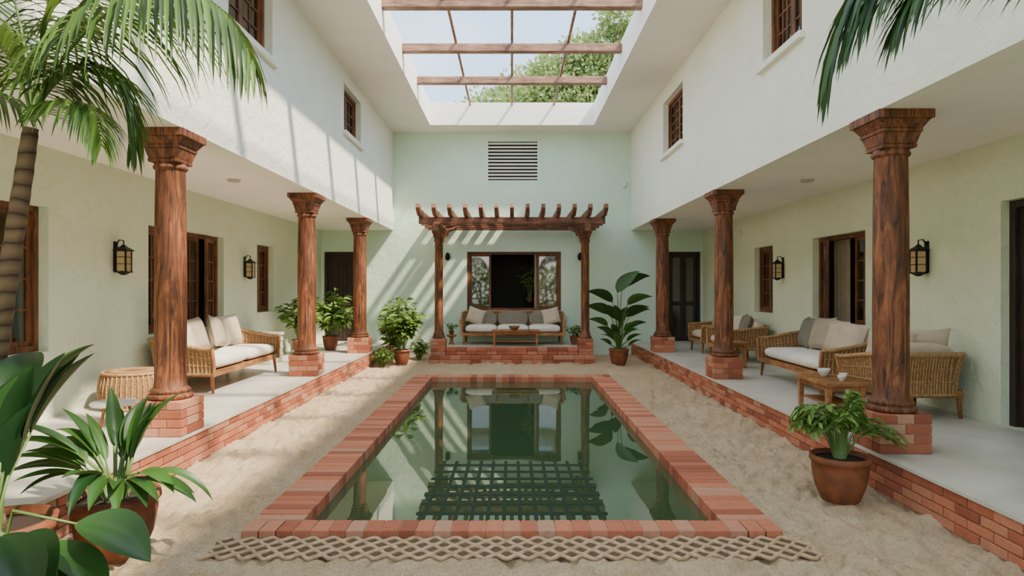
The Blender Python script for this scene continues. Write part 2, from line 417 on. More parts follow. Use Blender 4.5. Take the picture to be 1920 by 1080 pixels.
# ------------------------------------------------------------------ columns
def column(cx,fy):
    mb=MB(); h=.205; H=.31
    mb.box(-h+.01,h-.01,-h+.01,h-.01,ZP,ZP+H-.006,M['mortar'])
    for r in range(4):
        z=ZP+r*.0775; z0=z+.003; z1=z+.0745
        if r%2==0:
            for a,b_ in ((-h,-.003),(.003,h)):
                mb.box(a,b_,-h,-h+.1,z0,z1,M['brick']); mb.box(a,b_,h-.1,h,z0,z1,M['brick'])
            for sg in (-1,1):
                a,b_=sorted((sg*h,sg*(h-.1))); mb.box(a,b_,-h+.106,h-.106,z0,z1,M['brick'])
        else:
            for a,b_ in ((-h,-h/3-.003),(-h/3+.003,h/3-.003),(h/3+.003,h)):
                for sg in (-1,1):
                    c,d=sorted((sg*h,sg*(h-.1))); mb.box(a,b_,c,d,z0,z1,M['brick'])
            for a,b_ in ((-h,-h+.1),(h-.1,h)): mb.box(a,b_,-h+.106,h-.106,z0,z1,M['brick'])
    z=ZP+H
    mb.lathe([(.175,z),(.188,z+.012),(.188,z+.035),(.175,z+.045),(.158,z+.05),(.168,z+.062),(.168,z+.08),(.15,z+.095),(.135,z+.11),(.131,z+.2),(.133,1.4),(.129,2.2),(.122,2.655),(.134,2.66),(.142,2.672),(.142,2.686),(.132,2.7),(.128,2.73)],M['colw'],seg=36)
    mb.frustum(0,0,2.715,.132,2.745,.136,M['colw']); mb.frustum(0,0,2.745,.13,2.835,.155,M['colw'])
    mb.box(-.163,.163,-.163,.163,2.835,2.865,M['colw']); mb.frustum(0,0,2.865,.162,2.93,.205,M['colw'])
    mb.box(-.22,.22,-.22,.22,2.93,ZS,M['colw'])
    return mb.obj('brick_based_wooden_column',(cx,fy+h,0),bevel=.006)
for x,y in ((-1,5.57),(-1,9.4),(-1,12.75),(1,5.0),(1,9.1),(1,12.9)):
    column(x*(XE+.2),y)

# ------------------------------------------------------------------ skylight
mb=MB()
for y in (2.4,4.15,5.9,7.65,9.38,11.12,12.85):
    mb.box(-XK,XK,y-.07,y+.07,5.69,5.83,M['sky_beam'])
for x in (-.97,0,.97): mb.box(x-.022,x+.022,.6,YK,5.83,5.88,M['sky_beam'])
mb.obj('skylight_pergola_beams',bevel=.01)

# ------------------------------------------------------------------ pergola
mb=MB(); PXX=1.6; PYF=14.0; YQ=YB-.005
for sg in (-1,1):
    for yy in (PYF,):
        x=sg*PXX
        mb.box(x-.15,x+.15,yy-.15,yy+.15,0,.5,M['mortar'])
        for r in range(7):
            z=.0+r*.0715
            for a,b_ in ((-.16,-.003),(.003,.16)) if r%2 else ((-.16,-.06),(-.054,.16)):
                mb.box(x+a,x+b_,yy-.16,yy+.16,z+.003,z+.0685,M['brick'])
        mb.lathe([(.14,.5),(.14,.54),(.12,.56),(.12,.6),(.1,.63),(.092,.7),(.088,2.6),(.105,2.62),(.105,2.66),(.09,2.68)],M['colw'],x,yy,20)
        mb.frustum(x,yy,2.68,.095,2.8,.13,M['colw']); mb.box(x-.14,x+.14,yy-.14,yy+.14,2.8,2.86,M['colw'])
    x=sg*PXX; mb.box(x-.06,x+.06,13.55,YQ,2.86,3.0,M['woody'])
    pts=[]
    for i in range(7):
        a=i/6*math.pi/2; pts.append((x-sg*(.08+.3*(1-math.cos(a))),PYF,2.6+.3*math.sin(a)))
    mb.tube(pts,[.04]*7,M['woodx'],6)
    mb.box(x-.06,x+.06,13.4,13.6,2.8,2.94,M['woody'])
for y in (13.75,PYF+.12,14.7,15.3): mb.box(-2.0,2.0,y-.045,y+.045,2.98,3.12,M['woodx'])
for i in range(13):
    x=-1.95+i*.325
    prof=[(13.2,3.25),(13.25,3.2),(13.45,3.11),(YQ,3.11),(YQ,3.24),(13.45,3.25),(13.25,3.34)]
    vs=[(x-.042,a,b_+.01) for a,b_ in prof]+[(x+.042,a,b_+.01) for a,b_ in prof]; n=len(prof)
    mb.add(vs,[tuple(range(n)),tuple(reversed(range(n,2*n)))]+[(k,k+n,(k+1)%n+n,(k+1)%n) for k in range(n)],M['woody'])
mb.obj('garden_pergola',bevel=.006)
mb=MB()
mb.box(-1.76,1.76,14.17,YQ,0,.262,M['mortar']); mb.box(-1.76,1.76,14.0+.17,YQ,.262,ZP,M['conc'])
mb.box(-1.43,1.43,13.9,14.17,0,.29,M['mortar']); mb.box(-1.76,1.76,13.62,13.82,-.05,.14,M['mortar']); mb.box(-1.43,1.43,13.8,13.9,-.05,.14,M['mortar'])
x=-1.76
while x<1.74:
    mb.box(x+.004,min(x+.216,1.76),13.6,13.82,-.02,.07,M['brick']); mb.box(x+.004,min(x+.216,1.76),13.6,13.83,.076,.15,M['brick'])
    x+=.22
x=-1.43
while x<1.41:
    mb.box(x+.004,min(x+.216,1.43),13.84,14.05,.155,.225,M['brick']); mb.box(x+.004,min(x+.216,1.43),13.84,14.17,.23,.299,M['brick']); x+=.22
mb.obj('brick_steps_terrace',bevel=.004)

# ------------------------------------------------------------------ windows
def window(name,w,h,loc,rz,sashes,curt=(),grid=(2,4),wood='frame',sill=False,e=.05,d=.9):
    mb=MB(); W=M[wood]; y0=.1; y1=.2; ft=.06
    mb.box(-w/2,-w/2+ft,y0,y1,0,h,W); mb.box(w/2-ft,w/2,y0,y1,0,h,W); mb.box(-w/2+ft,w/2-ft,y0,y1,h-ft,h,W)
    mb.box(-w/2+ft,w/2-ft,y0,y1,0,ft,W)
    for (a,b_,ang) in sashes:
        sub=MB(); a0=-w/2+ft+(w-2*ft)*a; b0=-w/2+ft+(w-2*ft)*b_; sw=b0-a0
        st=.05; hh=h-2*ft; g=grid
        sub.box(0,st,-.02,.02,0,hh,W); sub.box(sw-st,sw,-.02,.02,0,hh,W); sub.box(st,sw-st,-.02,.02,0,st,W); sub.box(st,sw-st,-.02,.02,hh-st,hh,W)
        for i in range(1,g[0]):
            x=st+(sw-2*st)*i/g[0]; sub.box(x-.011,x+.011,-.014,.014,st,hh-st,W)
        for j in range(1,g[1]):
            z=st+(hh-2*st)*j/g[1]; sub.box(st,sw-st,-.012,.012,z-.011,z+.011,W)
        sub.box(st,sw-st,-.003,.003,st,hh-st,M['glass'])
        if ang>=0: X=Matrix.Translation((a0,y0+.05,ft))@Matrix.Rotation(-ang,4,'Z')
        else: X=Matrix.Translation((b0,y0+.05,ft))@Matrix.Rotation(-ang,4,'Z')@Matrix.Translation((-sw,0,0))
        o=len(mb.v); mb.v+= [X@p for p in sub.v]
        for f,mi,sm,c in zip(sub.f,sub.m,sub.sm,sub.c):
            mt=sub.mats[mi]
            if mt not in mb.mats: mb.mats.append(mt)
            mb.f.append([i+o for i in f]); mb.m.append(mb.mats.index(mt)); mb.sm.append(sm); mb.c.append(c)
    for (a,b_) in curt:
        a0=-w/2+w*a; b0=-w/2+w*b_; n=60; vs=[];fs=[]
        for i in range(n+1):
            x=a0+(b0-a0)*i/n; yy=.34+.022*math.sin(x*55)
            vs+=[(x,yy,-.03),(x,yy*.98+.004,h+.03)]
        for i in range(n): fs.append((2*i,2*i+2,2*i+3,2*i+1))
        mb.add(vs,fs,M['curt'],True)
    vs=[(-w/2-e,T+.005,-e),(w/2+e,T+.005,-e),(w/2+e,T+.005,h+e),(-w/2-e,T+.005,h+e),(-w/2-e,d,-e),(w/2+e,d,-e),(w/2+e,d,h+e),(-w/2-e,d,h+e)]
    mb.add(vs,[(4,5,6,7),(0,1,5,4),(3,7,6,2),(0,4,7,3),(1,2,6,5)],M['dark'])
    if sill: mb.box(-w/2-.07,w/2+.07,-.06,.1,-.07,-.002,M['white'])
    return mb.obj(name,loc,rz)
PIH=math.pi/2
k=0
def WL(op,sash,**kw):
    global k; k+=1
    return window('window_%d'%k,op[1]-op[0],op[3]-op[2],(kw.pop('x',-XW),(op[0]+op[1])/2,op[2]),PIH,sash,**kw)
def WR(op,sash,**kw):
    global k; k+=1
    return window('window_%d'%k,op[1]-op[0],op[3]-op[2],(kw.pop('x',XW),(op[0]+op[1])/2,op[2]),-PIH,sash,**kw)
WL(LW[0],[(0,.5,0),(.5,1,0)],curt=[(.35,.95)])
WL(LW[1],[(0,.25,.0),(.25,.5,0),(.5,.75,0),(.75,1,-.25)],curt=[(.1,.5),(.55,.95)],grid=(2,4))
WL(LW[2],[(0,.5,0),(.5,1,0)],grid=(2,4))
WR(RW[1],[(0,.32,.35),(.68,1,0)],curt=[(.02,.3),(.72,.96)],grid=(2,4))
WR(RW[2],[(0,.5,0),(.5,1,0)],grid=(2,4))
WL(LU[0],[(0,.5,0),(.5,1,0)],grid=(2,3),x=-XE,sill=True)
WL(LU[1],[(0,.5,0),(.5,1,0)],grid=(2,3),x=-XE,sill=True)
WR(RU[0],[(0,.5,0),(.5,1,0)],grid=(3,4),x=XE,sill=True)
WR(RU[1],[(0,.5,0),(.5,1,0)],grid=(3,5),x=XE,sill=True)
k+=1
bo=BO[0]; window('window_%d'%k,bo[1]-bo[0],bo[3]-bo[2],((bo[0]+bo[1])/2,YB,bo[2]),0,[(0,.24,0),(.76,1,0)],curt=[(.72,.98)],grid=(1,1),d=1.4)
def door(name,w,h,loc,rz,glassy=False):
    mb=MB(); W=M['door']; ft=.07
    mb.box(-w/2,-w/2+ft,.08,.2,0,h,W); mb.box(w/2-ft,w/2,.08,.2,0,h,W); mb.box(-w/2+ft,w/2-ft,.08,.2,h-ft,h,W)
    for sg in (0,1):
        a=-w/2+ft+sg*(w/2-ft)+.004; b_=a+(w/2-ft)-.008
        st=.07
        mb.box(a,a+st,.12,.165,.01,h-ft,W); mb.box(b_-st,b_,.12,.165,.01,h-ft,W)
        for z in (.01,h*.4,h-ft-st): mb.box(a+st,b_-st,.12,.165,z,z+st+.03,W)
        pm=M['glass'] if glassy else W
        mb.box(a+st,b_-st,.135,.15,.05,h-ft-.03,pm)
        if not glassy:
            mb.box(a+st+.03,b_-st-.03,.125,.14,.16,h*.4-.05,W); mb.box(a+st+.03,b_-st-.03,.125,.14,h*.4+.15,h-.25,W)
    mb.tube([(.05,.12,h*.45-.06),(.05,.08,h*.45-.05),(.05,.08,h*.45+.05),(.05,.12,h*.45+.06)],.009,M['metal'])
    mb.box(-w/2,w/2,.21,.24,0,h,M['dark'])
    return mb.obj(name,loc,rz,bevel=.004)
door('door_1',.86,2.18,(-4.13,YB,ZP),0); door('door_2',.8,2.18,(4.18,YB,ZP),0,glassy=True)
door('door_3',1.05,2.12,(XW,5.525,ZP),-PIH)
mb=MB(); x0,x1,z0,z1=BO[3]
for i in range(11):
    z=z0+.045+i*(z1-z0-.02)/11
    mb.box(x0,x1,YB+.0,YB+.07,z-.006,z+.03,M['white'],RX(.35))
mb.box(x0,x1,YB+.12,YB+.2,z0,z1,M['dark'])
mb.box(x0-.02,x0+.01,YB-.012,YB+.1,z0-.02,z1+.02,M['white']); mb.box(x1-.01,x1+.02,YB-.012,YB+.1,z0-.02,z1+.02,M['white'])
mb.obj('wall_vent_louver')

# ------------------------------------------------------------------ lanterns / lights
def lantern(loc,rz):
    mb=MB(); K=M['metal']; c=-.1; h=.055
    mb.box(-.035,.035,-.012,0,-.15,.2,K); mb.tube([(0,-.01,.16),(0,-.05,.22),(0,c,.21),(0,c,.15)],.008,K)
    mb.frustum(0,c,.1,.08,.14,.028,K); mb.frustum(0,c,.14,.028,.165,.01,K); mb.box(-.08,.08,c-.08,c+.08,.09,.1,K)
    mb.box(-.068,.068,c-.068,c+.068,-.16,-.145,K); mb.frustum(0,c,-.19,.015,-.16,.05,K)
    for a in (-1,1):
        for b_ in (-1,1): mb.box(a*h-.008,a*h+.008,c+b_*h-.008,c+b_*h+.008,-.145,.09,K)
    for a in (-1,1):
        mb.box(a*h-.002,a*h+.002,c-h+.01,c+h-.01,-.14,.085,M['lglass']); mb.box(-h+.01,h-.01,c+a*h-.002,c+a*h+.002,-.14,.085,M['lglass'])
        for zz in (-.06,.02): 
            mb.box(a*h-.005,a*h+.005,c-h,c+h,zz-.004,zz+.004,K); mb.box(-h,h,c+a*h-.005,c+a*h+.005,zz-.004,zz+.004,K)
    mb.obj('wall_lantern',loc,rz)
lantern((-XW,7.45,1.94),PIH); lantern((-XW,11.05,1.94),PIH); lantern((XW,7.12,1.92),-PIH); lantern((XW,10.9,1.92),-PIH)
def sconce(x):
    mb=MB(); mb.lathe([(.0,-.09),(.05,-.07),(.065,0),(.05,.07),(.02,.1),(.0,.11)],M['metal'],0,-.1,14); mb.box(-.03,.03,-.08,0,-.02,.02,M['metal']); mb.box(-.045,.045,-.012,0,-.07,.07,M['metal'])
    mb.obj('wall_sconce',(x,YB,2.35))
sconce(-1.55); sconce(1.64)
for x,y in ((-3.6,8.28),(3.82,8.28)):
    mb=MB(); mb.lathe([(.0,-.03),(.07,-.028),(.085,-.01),(.085,0)],M['stone'],seg=20); mb.obj('ceiling_downlight',(x,y,ZS))
mb=MB(); mb.box(-.05,.05,-.05,0,-.07,.07,M['ceram']); mb.box(-.03,.03,-.1,-.05,-.03,.03,M['ceram']); mb.obj('security_sensor',(2.72,YB,4.1),bevel=.01)
mb=MB(); mb.box(-.04,.04,-.02,0,-.07,.07,M['ceram']); mb.obj('wall_switch_box',(XW,12.9,2.7),-PIH,bevel=.008)

# ------------------------------------------------------------------ seating
def sofa(name,loc,rz,L,D,ncush,pillows,hb=.66,ha=.55,seat='cwhite',backc=None):
    mb=MB(); F=M['furn']
    for x in (-L/2+.05,L/2-.05):
        for y in (-D/2+.05,D/2-.06):
            mb.tube([(x*1.0,y,.25),(x*1.02,y*1.06,0)],[.028,.017],F,8)
    mb.box(-L/2,L/2,-D/2,-D/2+.04,.21,.28,F); mb.box(-L/2+.03,L/2-.03,D/2-.06,D/2-.02,.21,.28,F)
    for x in (-L/2,L/2-.04): mb.box(x,x+.04,-D/2+.04,D/2-.06,.21,.28,F)
    mb.box(-L/2+.04,L/2-.04,-D/2+.04,D/2-.06,.25,.27,F)
    r=.22; path=[]
    def hgt(y): 
        t=max(0,min(1,(y+D/2)/(D))); return ha+(hb-ha)*t*t*(3-2*t)
    N=12
    for i in range(N): path.append((-L/2,-D/2+.0+(D-r)*i/N))
    for i in range(9): a=math.pi-i/8*PIH; path.append((-L/2+r+r*math.cos(a),D/2-r+r*math.sin(a)))
    nb=int(L/.06)
    for i in range(1,nb): path.append((-L/2+r+(L-2*r)*i/nb,D/2))
    for i in range(9): a=PIH-i/8*PIH; path.append((L/2-r+r*math.cos(a),D/2-r+r*math.sin(a)))
    for i in range(1,N+1): path.append((L/2,D/2-r-(D-r)*i/N))
    def pt(i,t):
        x,y=path[i]; h=hgt(y); fl=.05*t*t
        nx=x/(L/2); ny=max(0,y/(D/2)); return Vector((x+fl*(1 if nx>0 else -1)*(abs(nx)>.6),y+fl*ny,.24+(h-.24)*t))
    vs=[];fs=[];K=5
    for i in range(len(path)):
        for j in range(K+1):
            vs.append(pt(i,j/K))
    for i in range(len(path)-1):
        for j in range(K): fs.append((i*(K+1)+j,(i+1)*(K+1)+j,(i+1)*(K+1)+j+1,i*(K+1)+j+1))
    mb.add(vs,fs,M['wick'],True)
    for i in range(len(path)): 
        mb.tube([pt(i,j/K) for j in range(K+1)],.011,M['strand'],5)
    for tt,rr in ((.0,.018),(.33,.009),(.66,.009),(1,.024)): mb.tube([pt(i,tt) for i in range(len(path))],rr,M['strand'],7)
    for e in (0,-1):
        i=0 if e==0 else len(path)-1
        mb.tube([pt(i,0)-Vector((0,.0,.03)),pt(i,.5),pt(i,1)],.022,F,8)
    cw=(L-.1)/ncush
    for i in range(ncush):
        x=-L/2+.05+cw*(i+.5)
        mb.cushion((x,-.03,.36),(cw-.005,D-.08,.19),M[seat],.22)
        mb.cushion((x,D/2-.14,.57),(cw-.02,.16,.36),M[backc or seat],.25,RX(-.15))
    for (px,c,sz,tilt) in pillows:
        mb.pillow((px*L/2,D/2-.27-U(0,.03),.45+sz/2-.02),sz,sz*.92,.17,M[c],RX(-.28)@RY(tilt)@RZ(U(-.2,.2)))
    return mb.obj(name,loc,rz)
sofa('rattan_sofa',(-4.06,8.92,ZP),PIH,2.15,.82,2,[(-.75,'cbeige',.46,.05),(-.42,'ctaupe',.5,-.06),(.18,'ctaupe',.5,.08),(.5,'cbeige',.5,.0)])
sofa('rattan_sofa',(4.1,8.62,ZP),-PIH,1.9,.82,1,[(-.55,'cgrey',.48,.08),(-.1,'ctaupe',.5,-.05),(.32,'cbeige',.48,.05),(.7,'cbeige',.46,0)])
sofa('rattan_sofa',(.02,14.985,ZP),0,2.3,.78,3,[(-.76,'cbeige',.42,.3),(.78,'cbeige',.42,-.2)],hb=.74,backc='cgrey')
sofa('rattan_armchair',(4.08,6.72,ZP),math.pi,.84,.8,1,[(-.4,'cbeige',.48,.1),(.45,'cbeige',.46,-.1)],hb=.64,backc='cbeige')
sofa('rattan_armchair',(4.08,11.6,ZP),-PIH,.95,.78,1,[(.2,'cgrey',.42,.1),(-.4,'cbeige',.42,-.1)],hb=.62,seat='cbeige')
sofa('rattan_armchair',(4.1,13.0,ZP),-PIH,.85,.75,1,[(.0,'ctaupe',.4,.1)],hb=.6,seat='cbeige')
def table(name,loc,w,d,h):
    mb=MB(); F=M['furn']
    for i in range(5):
        mb.box(-w/2,w/2,-d/2+d*i/5+.003,-d/2+d*(i+1)/5-.003,h-.035,h,F)
    mb.box(-w/2+.05,w/2-.05,-d/2+.04,-d/2+.06,h-.09,h-.035,F); mb.box(-w/2+.05,w/2-.05,d/2-.06,d/2-.04,h-.09,h-.035,F)
    for x in (-w/2+.05,w/2-.05):
        mb.box(x-.012,x+.012,-d/2+.06,d/2-.06,h-.09,h-.035,F)
        for y in (-d/2+.05,d/2-.05): mb.frustum(x,y,0,.02,h-.035,.03,F)
    mb.box(-w/2+.06,w/2-.06,-d/2+.06,d/2-.06,.1,.12,F)
    mb.obj(name,loc,bevel=.005)
table('coffee_table',(.08,14.36,ZP),1.05,.3,.36)
table('coffee_table',(3.38,6.8,ZP),.44,.72,.34)
table('side_table',(3.6,10.55,ZP),.45,.45,.42)
def bowl(name,loc,r,h,mat):
    mb=MB(); mb.lathe([(r*.4,0),(r*.45,.005),(r*.85,h*.6),(r,h),(r*.95,h),(r*.8,h*.6),(r*.35,.02),(0,.015)],mat,seg=24); mb.obj(name,loc)
bowl('decorative_bowl',(.05,14.36,ZP+.36),.13,.09,M['wick'])
bowl('tea_cup',(3.4,6.6,ZP+.34),.045,.06,M['ceram']); bowl('tea_cup',(3.5,6.76,ZP+.34),.045,.06,M['ceram']); bowl('serving_bowl',(3.4,6.98,ZP+.34),.07,.08,M['ceram'])
mb=MB(); pr=[]
for i in range(13):
    t=i/12; pr.append((.3+.035*math.sin(math.pi*t)+.006*(i%2),.02+.36*t))
mb.lathe([(.27,0)]+pr+[(.28,.4),(.2,.405),(0,.4)],M['wick'],seg=40)
for i in range(40):
    a=i*math.pi/20; mb.tube([(math.cos(a)*(.305+.035*math.sin(math.pi*j/6)),math.sin(a)*(.305+.035*math.sin(math.pi*j/6)),.01+.375*j/6) for j in range(7)],.009,M['strand'],5)
for z,rr in ((.02,.305),(.385,.305)):
    mb.tube([(math.cos(j*math.pi/20)*rr,math.sin(j*math.pi/20)*rr,z) for j in range(41)],.018,M['strand'],6)
mb.obj('wicker_pouf',(-4.13,7.0,ZP))
mb=MB(); mb.lathe([(0,.19),(.19,.19),(.2,.2),(.2,.215),(.19,.225),(0,.225)],M['ceram'],seg=32)
for i in range(3):
    a=i*2.094+.4; mb.tube([(.12*math.cos(a),.12*math.sin(a),.19),(.17*math.cos(a),.17*math.sin(a),0)],[.016,.011],M['furn'],8)
mb.obj('white_side_table',(-3.78,6.08,ZP))

mb=MB(); mb.box(-.22,.22,-.3,.3,0,.5,M['stone'])
for z in (.12,.25,.38):
    mb.box(-.23,.23,-.31,.31,z-.01,z+.03,M['stone'])
mb.box(-.24,.24,-.32,.32,.47,.52,M['stone']); mb.obj('stone_bench_planter',(-4.3,11.1,ZP),bevel=.01)

# ------------------------------------------------------------------ plants
def pot(mb,r,h,mat=None):
    mat=mat or M['terra']
    mb.lathe([(r*.62,0),(r*.67,.01),(r*.87,h*.35),(r*.97,h*.7),(r*.96,h*.84),(r*1.0,h*.85),(r*1.05,h*.9),(r*1.03,h),(r*.93,h),(r*.9,h*.9)],mat,seg=36)
    mb.lathe([(r*.92,h*.9),(r*.5,h*.93),(0,h*.94)],M['soil'],seg=20)
def broadplant(name,loc,pr,ph,n,ll,lw,sh,mat,elev=(25,80),droop=(.4,1.2),roll=.3,shape=.8):
    mb=MB(); pot(mb,pr,ph)
    for i in range(n):
        a=2*math.pi*(i*.382+U(-.05,.05)); e=math.radians(elev[0]+(elev[1]-elev[0])*((i*.618)%1))
        d=Vector((math.cos(a)*math.cos(e),math.sin(a)*math.cos(e),math.sin(e)))
        L=sh*U(.6,1.1); b0=Vector((math.cos(a)*pr*.25,math.sin(a)*pr*.25,ph*.92)); 
        p1=b0+Vector((0,0,1))*L*.45+d*L*.15; p2=b0+Vector((0,0,.4))*L+d*L*.6
        mb.tube([b0,(b0+p1)/2+d*.01,p1,p2],[.009,.008,.007,.005],M['stem'],6)
        dd=(p2-p1).normalized()
        mb.leaf(p2-dd*.01,dd,ll*U(.75,1.15),lw*U(.8,1.15),mat,U(*droop),.3,12,shape=shape,roll=U(-roll,roll))
    return mb.obj(name,loc)
def bushplant(name,loc,pr,ph,h,rad,n,ls,mat,haspot=True,nst=14):
    mb=MB()
    if haspot: pot(mb,pr,ph)
    z0=ph*.9 if haspot else 0
    for i in range(nst):
        a=2*math.pi*i*.382; q=math.sqrt((i+.5)/nst); top=Vector((math.cos(a)*rad*q,math.sin(a)*rad*q,z0+h*U(.65,1)*(1-.35*q*q)))
        b0=Vector((math.cos(a)*pr*.3,math.sin(a)*pr*.3,z0)); mid=(b0+top)/2+Vector((0,0,h*.12))
        B=lambda t:b0*(1-t)**2+mid*2*t*(1-t)+top*t*t
        mb.tube([B(j/6) for j in range(7)],[.008*(1-.7*j/6) for j in range(7)],M['stem'],5)
        for j in range(n//nst):
            t=U(.3,1); p=B(t); aa=U(0,6.283); el=U(-.2,.7)
            d=Vector((math.cos(aa)*math.cos(el),math.sin(aa)*math.cos(el),math.sin(el)))
            pp=p+d*U(.02,.09)
            mb.tube([p,pp],.0025,M['stem'],3)
            mb.leaf(pp,d,ls*U(.7,1.2),ls*.5*U(.8,1.1),mat,U(.4,1.1),.2,4,roll=U(-.8,.8))
    return mb.obj(name,loc)
def fernplant(name,loc,pr,ph,h,rad,n,mat):
    mb=MB(); pot(mb,pr,ph); z0=ph*.92
    for i in range(n):
        a=2*math.pi*i*.382; q=.2+.8*((i*.618)%1); R0=rad*q
        c,s_=math.cos(a),math.sin(a); hh=h*U(.75,1.2)
        p=[Vector((c*pr*.2,s_*pr*.2,z0)),Vector((c*R0*.3,s_*R0*.3,z0+hh*.7*(1.2-q*.5))),Vector((c*R0*.7,s_*R0*.7,z0+hh*(1.25-q*.6))),Vector((c*R0,s_*R0,z0+hh*(1.1-q*.8)))]
        B=lambda t:p[0]*(1-t)**3+p[1]*3*t*(1-t)**2+p[2]*3*t*t*(1-t)+p[3]*t**3
        mb.tube([B(j/8) for j in range(9)],[.0045*(1-.6*j/8) for j in range(9)],M['stem'],5)
        for j in range(10):
            t=.4+.6*j/9; q0=B(t); tan=(B(min(1,t+.03))-B(t-.03)).normalized(); sd=tan.cross(Vector((0,0,1))); 
            if sd.length<.1: sd=Vector((c,s_,0)).cross(Vector((0,0,1)))
            sd.normalize()
            for sg in (-1,1):
                d=sd*sg*.9+tan*.7+Vector((0,0,U(-.1,.4)))
                mb.leaf(q0,d,rad*.19*U(.7,1.15),rad*.055,mat,U(.3,1.0),.2,4,roll=U(-1,1))
    return mb.obj(name,loc)
broadplant('potted_broadleaf_plant',(-2.38,3.84,0),.235,.37,40,.42,.095,.3,M['broad'],(14,86),(.4,1.4))
broadplant('potted_rubber_plant',(-2.26,2.72,0),.2,.42,40,.44,.2,.62,M['rubber'],(-5,86),(.3,1.1),.6,.95)
fernplant('potted_fern',(2.48,4.84,0),.205,.34,.46,.48,64,M['bush'])
bushplant('potted_shrub',(-2.3,13.35,0),.17,.32,1.15,.38,380,.2,M['bush'])
bushplant('potted_shrub',(-4.12,12.5,ZP),.16,.3,.98,.34,280,.18,M['bush'])
bushplant('potted_shrub',(-3.8,13.4,ZP),.16,.3,1.0,.48,360,.2,M['bush'])
bushplant('garden_shrub',(-2.6,14.0,0),.12,.2,1.4,.24,340,.17,M['bush'],False)
bushplant('garden_shrub',(-2.62,13.0,0),.15,.1,.45,.22,300,.08,M['bush'],False,20)
bushplant('garden_shrub',(-2.08,14.35,0),.12,.1,.5,.22,340,.08,M['bush'],False,20)
bushplant('small_potted_plant',(1.45,14.75,ZP),.12,.2,.28,.15,90,.1,M['bush'])
bushplant('small_potted_plant',(-1.4,14.8,ZP+.22),.06,.1,.2,.1,50,.08,M['bush'])
mb=MB(); mb.lathe([(.08,0),(.05,.03),(.04,.15),(.12,.19),(.12,.22),(0,.22)],M['furn'],seg=18); mb.obj('plant_stand',(-1.4,14.8,ZP))
bushplant('indoor_plant',(.45,16.2,1.25),.08,.12,.9,.22,160,.12,M['bush'])
mb=MB(); pot(mb,.2,.34)
spec=[(-.05,0,1.5,.66,.5,1.2),(.12,.1,1.6,.7,.9,-1.2),(-.2,.1,1.3,.62,-.9,1.0),(-.32,-.1,1.05,.58,-1,1.1),(.28,-.1,1.25,.56,1,-1.0),(.38,.1,1.0,.5,1,-1.1),(-.12,-.2,.95,.55,-.6,.8),(.2,-.25,1.0,.55,.8,-.9),(.0,-.3,.75,.5,.2,.5),(-.37,.1,.8,.46,-1,.9),(.34,.0,.75,.42,1,-.9),(.1,-.25,.55,.4,.5,.6),(-.2,-.25,.55,.4,-.6,.6),(.25,-.2,.5,.36,.8,-.6),(-.05,-.3,.45,.36,-.2,.4),(.05,.2,.85,.45,.3,.8),(-.25,-.1,.62,.4,-.8,.8),(.15,-.3,.7,.4,.6,-.8),(-.3,-.2,.42,.32,-.8,.5),(.3,-.2,.4,.32,.8,-.5),(-.1,-.3,.62,.36,-.3,.6),(0,-.2,.9,.42,-.2,.9),(-.15,0,.5,.34,-.9,.3),(.2,0,.6,.36,.9,.3)]
for tx,ty,tz,ll,lx,rl in spec:
    tip=Vector((tx*.6,ty*.6,tz)); b0=Vector((tx*.1,ty*.1,.3)); mid=Vector((tx*.12,ty*.12,.3+(tz-.3)*.6))
    B=lambda t:b0*(1-t)**2+mid*2*t*(1-t)+tip*t*t
    mb.tube([B(j/8) for j in range(9)],[.014-.0008*j for j in range(9)],M['stem'],6)
    mb.leaf(tip,Vector((lx*.8,ty,.9)),ll,ll*.42,M['broad'],1.1,.15,10,shape=.8,roll=rl)
mb.obj('potted_bird_of_paradise',(2.22,13.3,0))

def smooth_path(pts,rads,n=8):
    out=[];ro=[];P_=[pts[0]]+list(pts)+[pts[-1]]
    for i in range(len(pts)-1):
        a,b_,c,d=P_[i],P_[i+1],P_[i+2],P_[i+3]
        for j in range(n):
            t=j/n; out.append(.5*((2*b_)+(c-a)*t+(2*a-5*b_+4*c-d)*t*t+(3*b_-a-3*c+d)*t**3)); ro.append(rads[i]+(rads[i+1]-rads[i])*t)
    out.append(pts[-1]); ro.append(rads[-1]); return out,ro
def palm(name,base,path,rads,fronds,mat,potr=None):
    mb=MB()
    if potr: pot(mb,potr,.42)
    path,rads=smooth_path(path,rads)
    rads=[r*(1+.04*math.sin(i*2.1)) for i,r in enumerate(rads)]
    mb.tube(path,rads,M['ptrunk'],16)
    for f in fronds: mb.frond(*f[0],mat,**f[1])
    return mb.obj(name,base)
bx,by=-2.6,3.25
def P(px,py,Y): return Vector(((px-960)/1200*Y-bx,Y-by,1.6+(540-py)/1200*Y))
crown=P(60,225,3.2)
path=[Vector((0,0,.3)),P(-35,900,3.2),P(-20,760,3.2),P(3,600,3.2),P(26,450,3.2),P(46,320,3.2),P(58,240,3.2)]
fr=[]
def F(*pts,**kw): fr.append((pts,kw))
c0=crown
F(c0,P(110,40,3.1),P(370,-160,2.9),P(470,110,2.8),ll=.5,n=60,droop=2.3,fwd=.45,lw=.03,r=.012)
F(c0,P(100,120,3.2),P(235,40,3.3),P(250,270,3.3),ll=.36,n=46,droop=1.7,fwd=.6,lw=.026)
F(c0,P(90,200,3.1),P(180,140,2.9),P(190,270,2.8),ll=.26,n=36,droop=1.4,fwd=.6,lw=.024)
F(c0,P(60,60,3.3),P(180,-80,3.5),P(345,30,3.6),ll=.42,n=44,droop=1.8,fwd=.6,lw=.026)
F(c0,P(40,100,3.1),P(-60,-40,2.9),P(-180,60,2.8),ll=.4,n=36,droop=1.3,lw=.026)
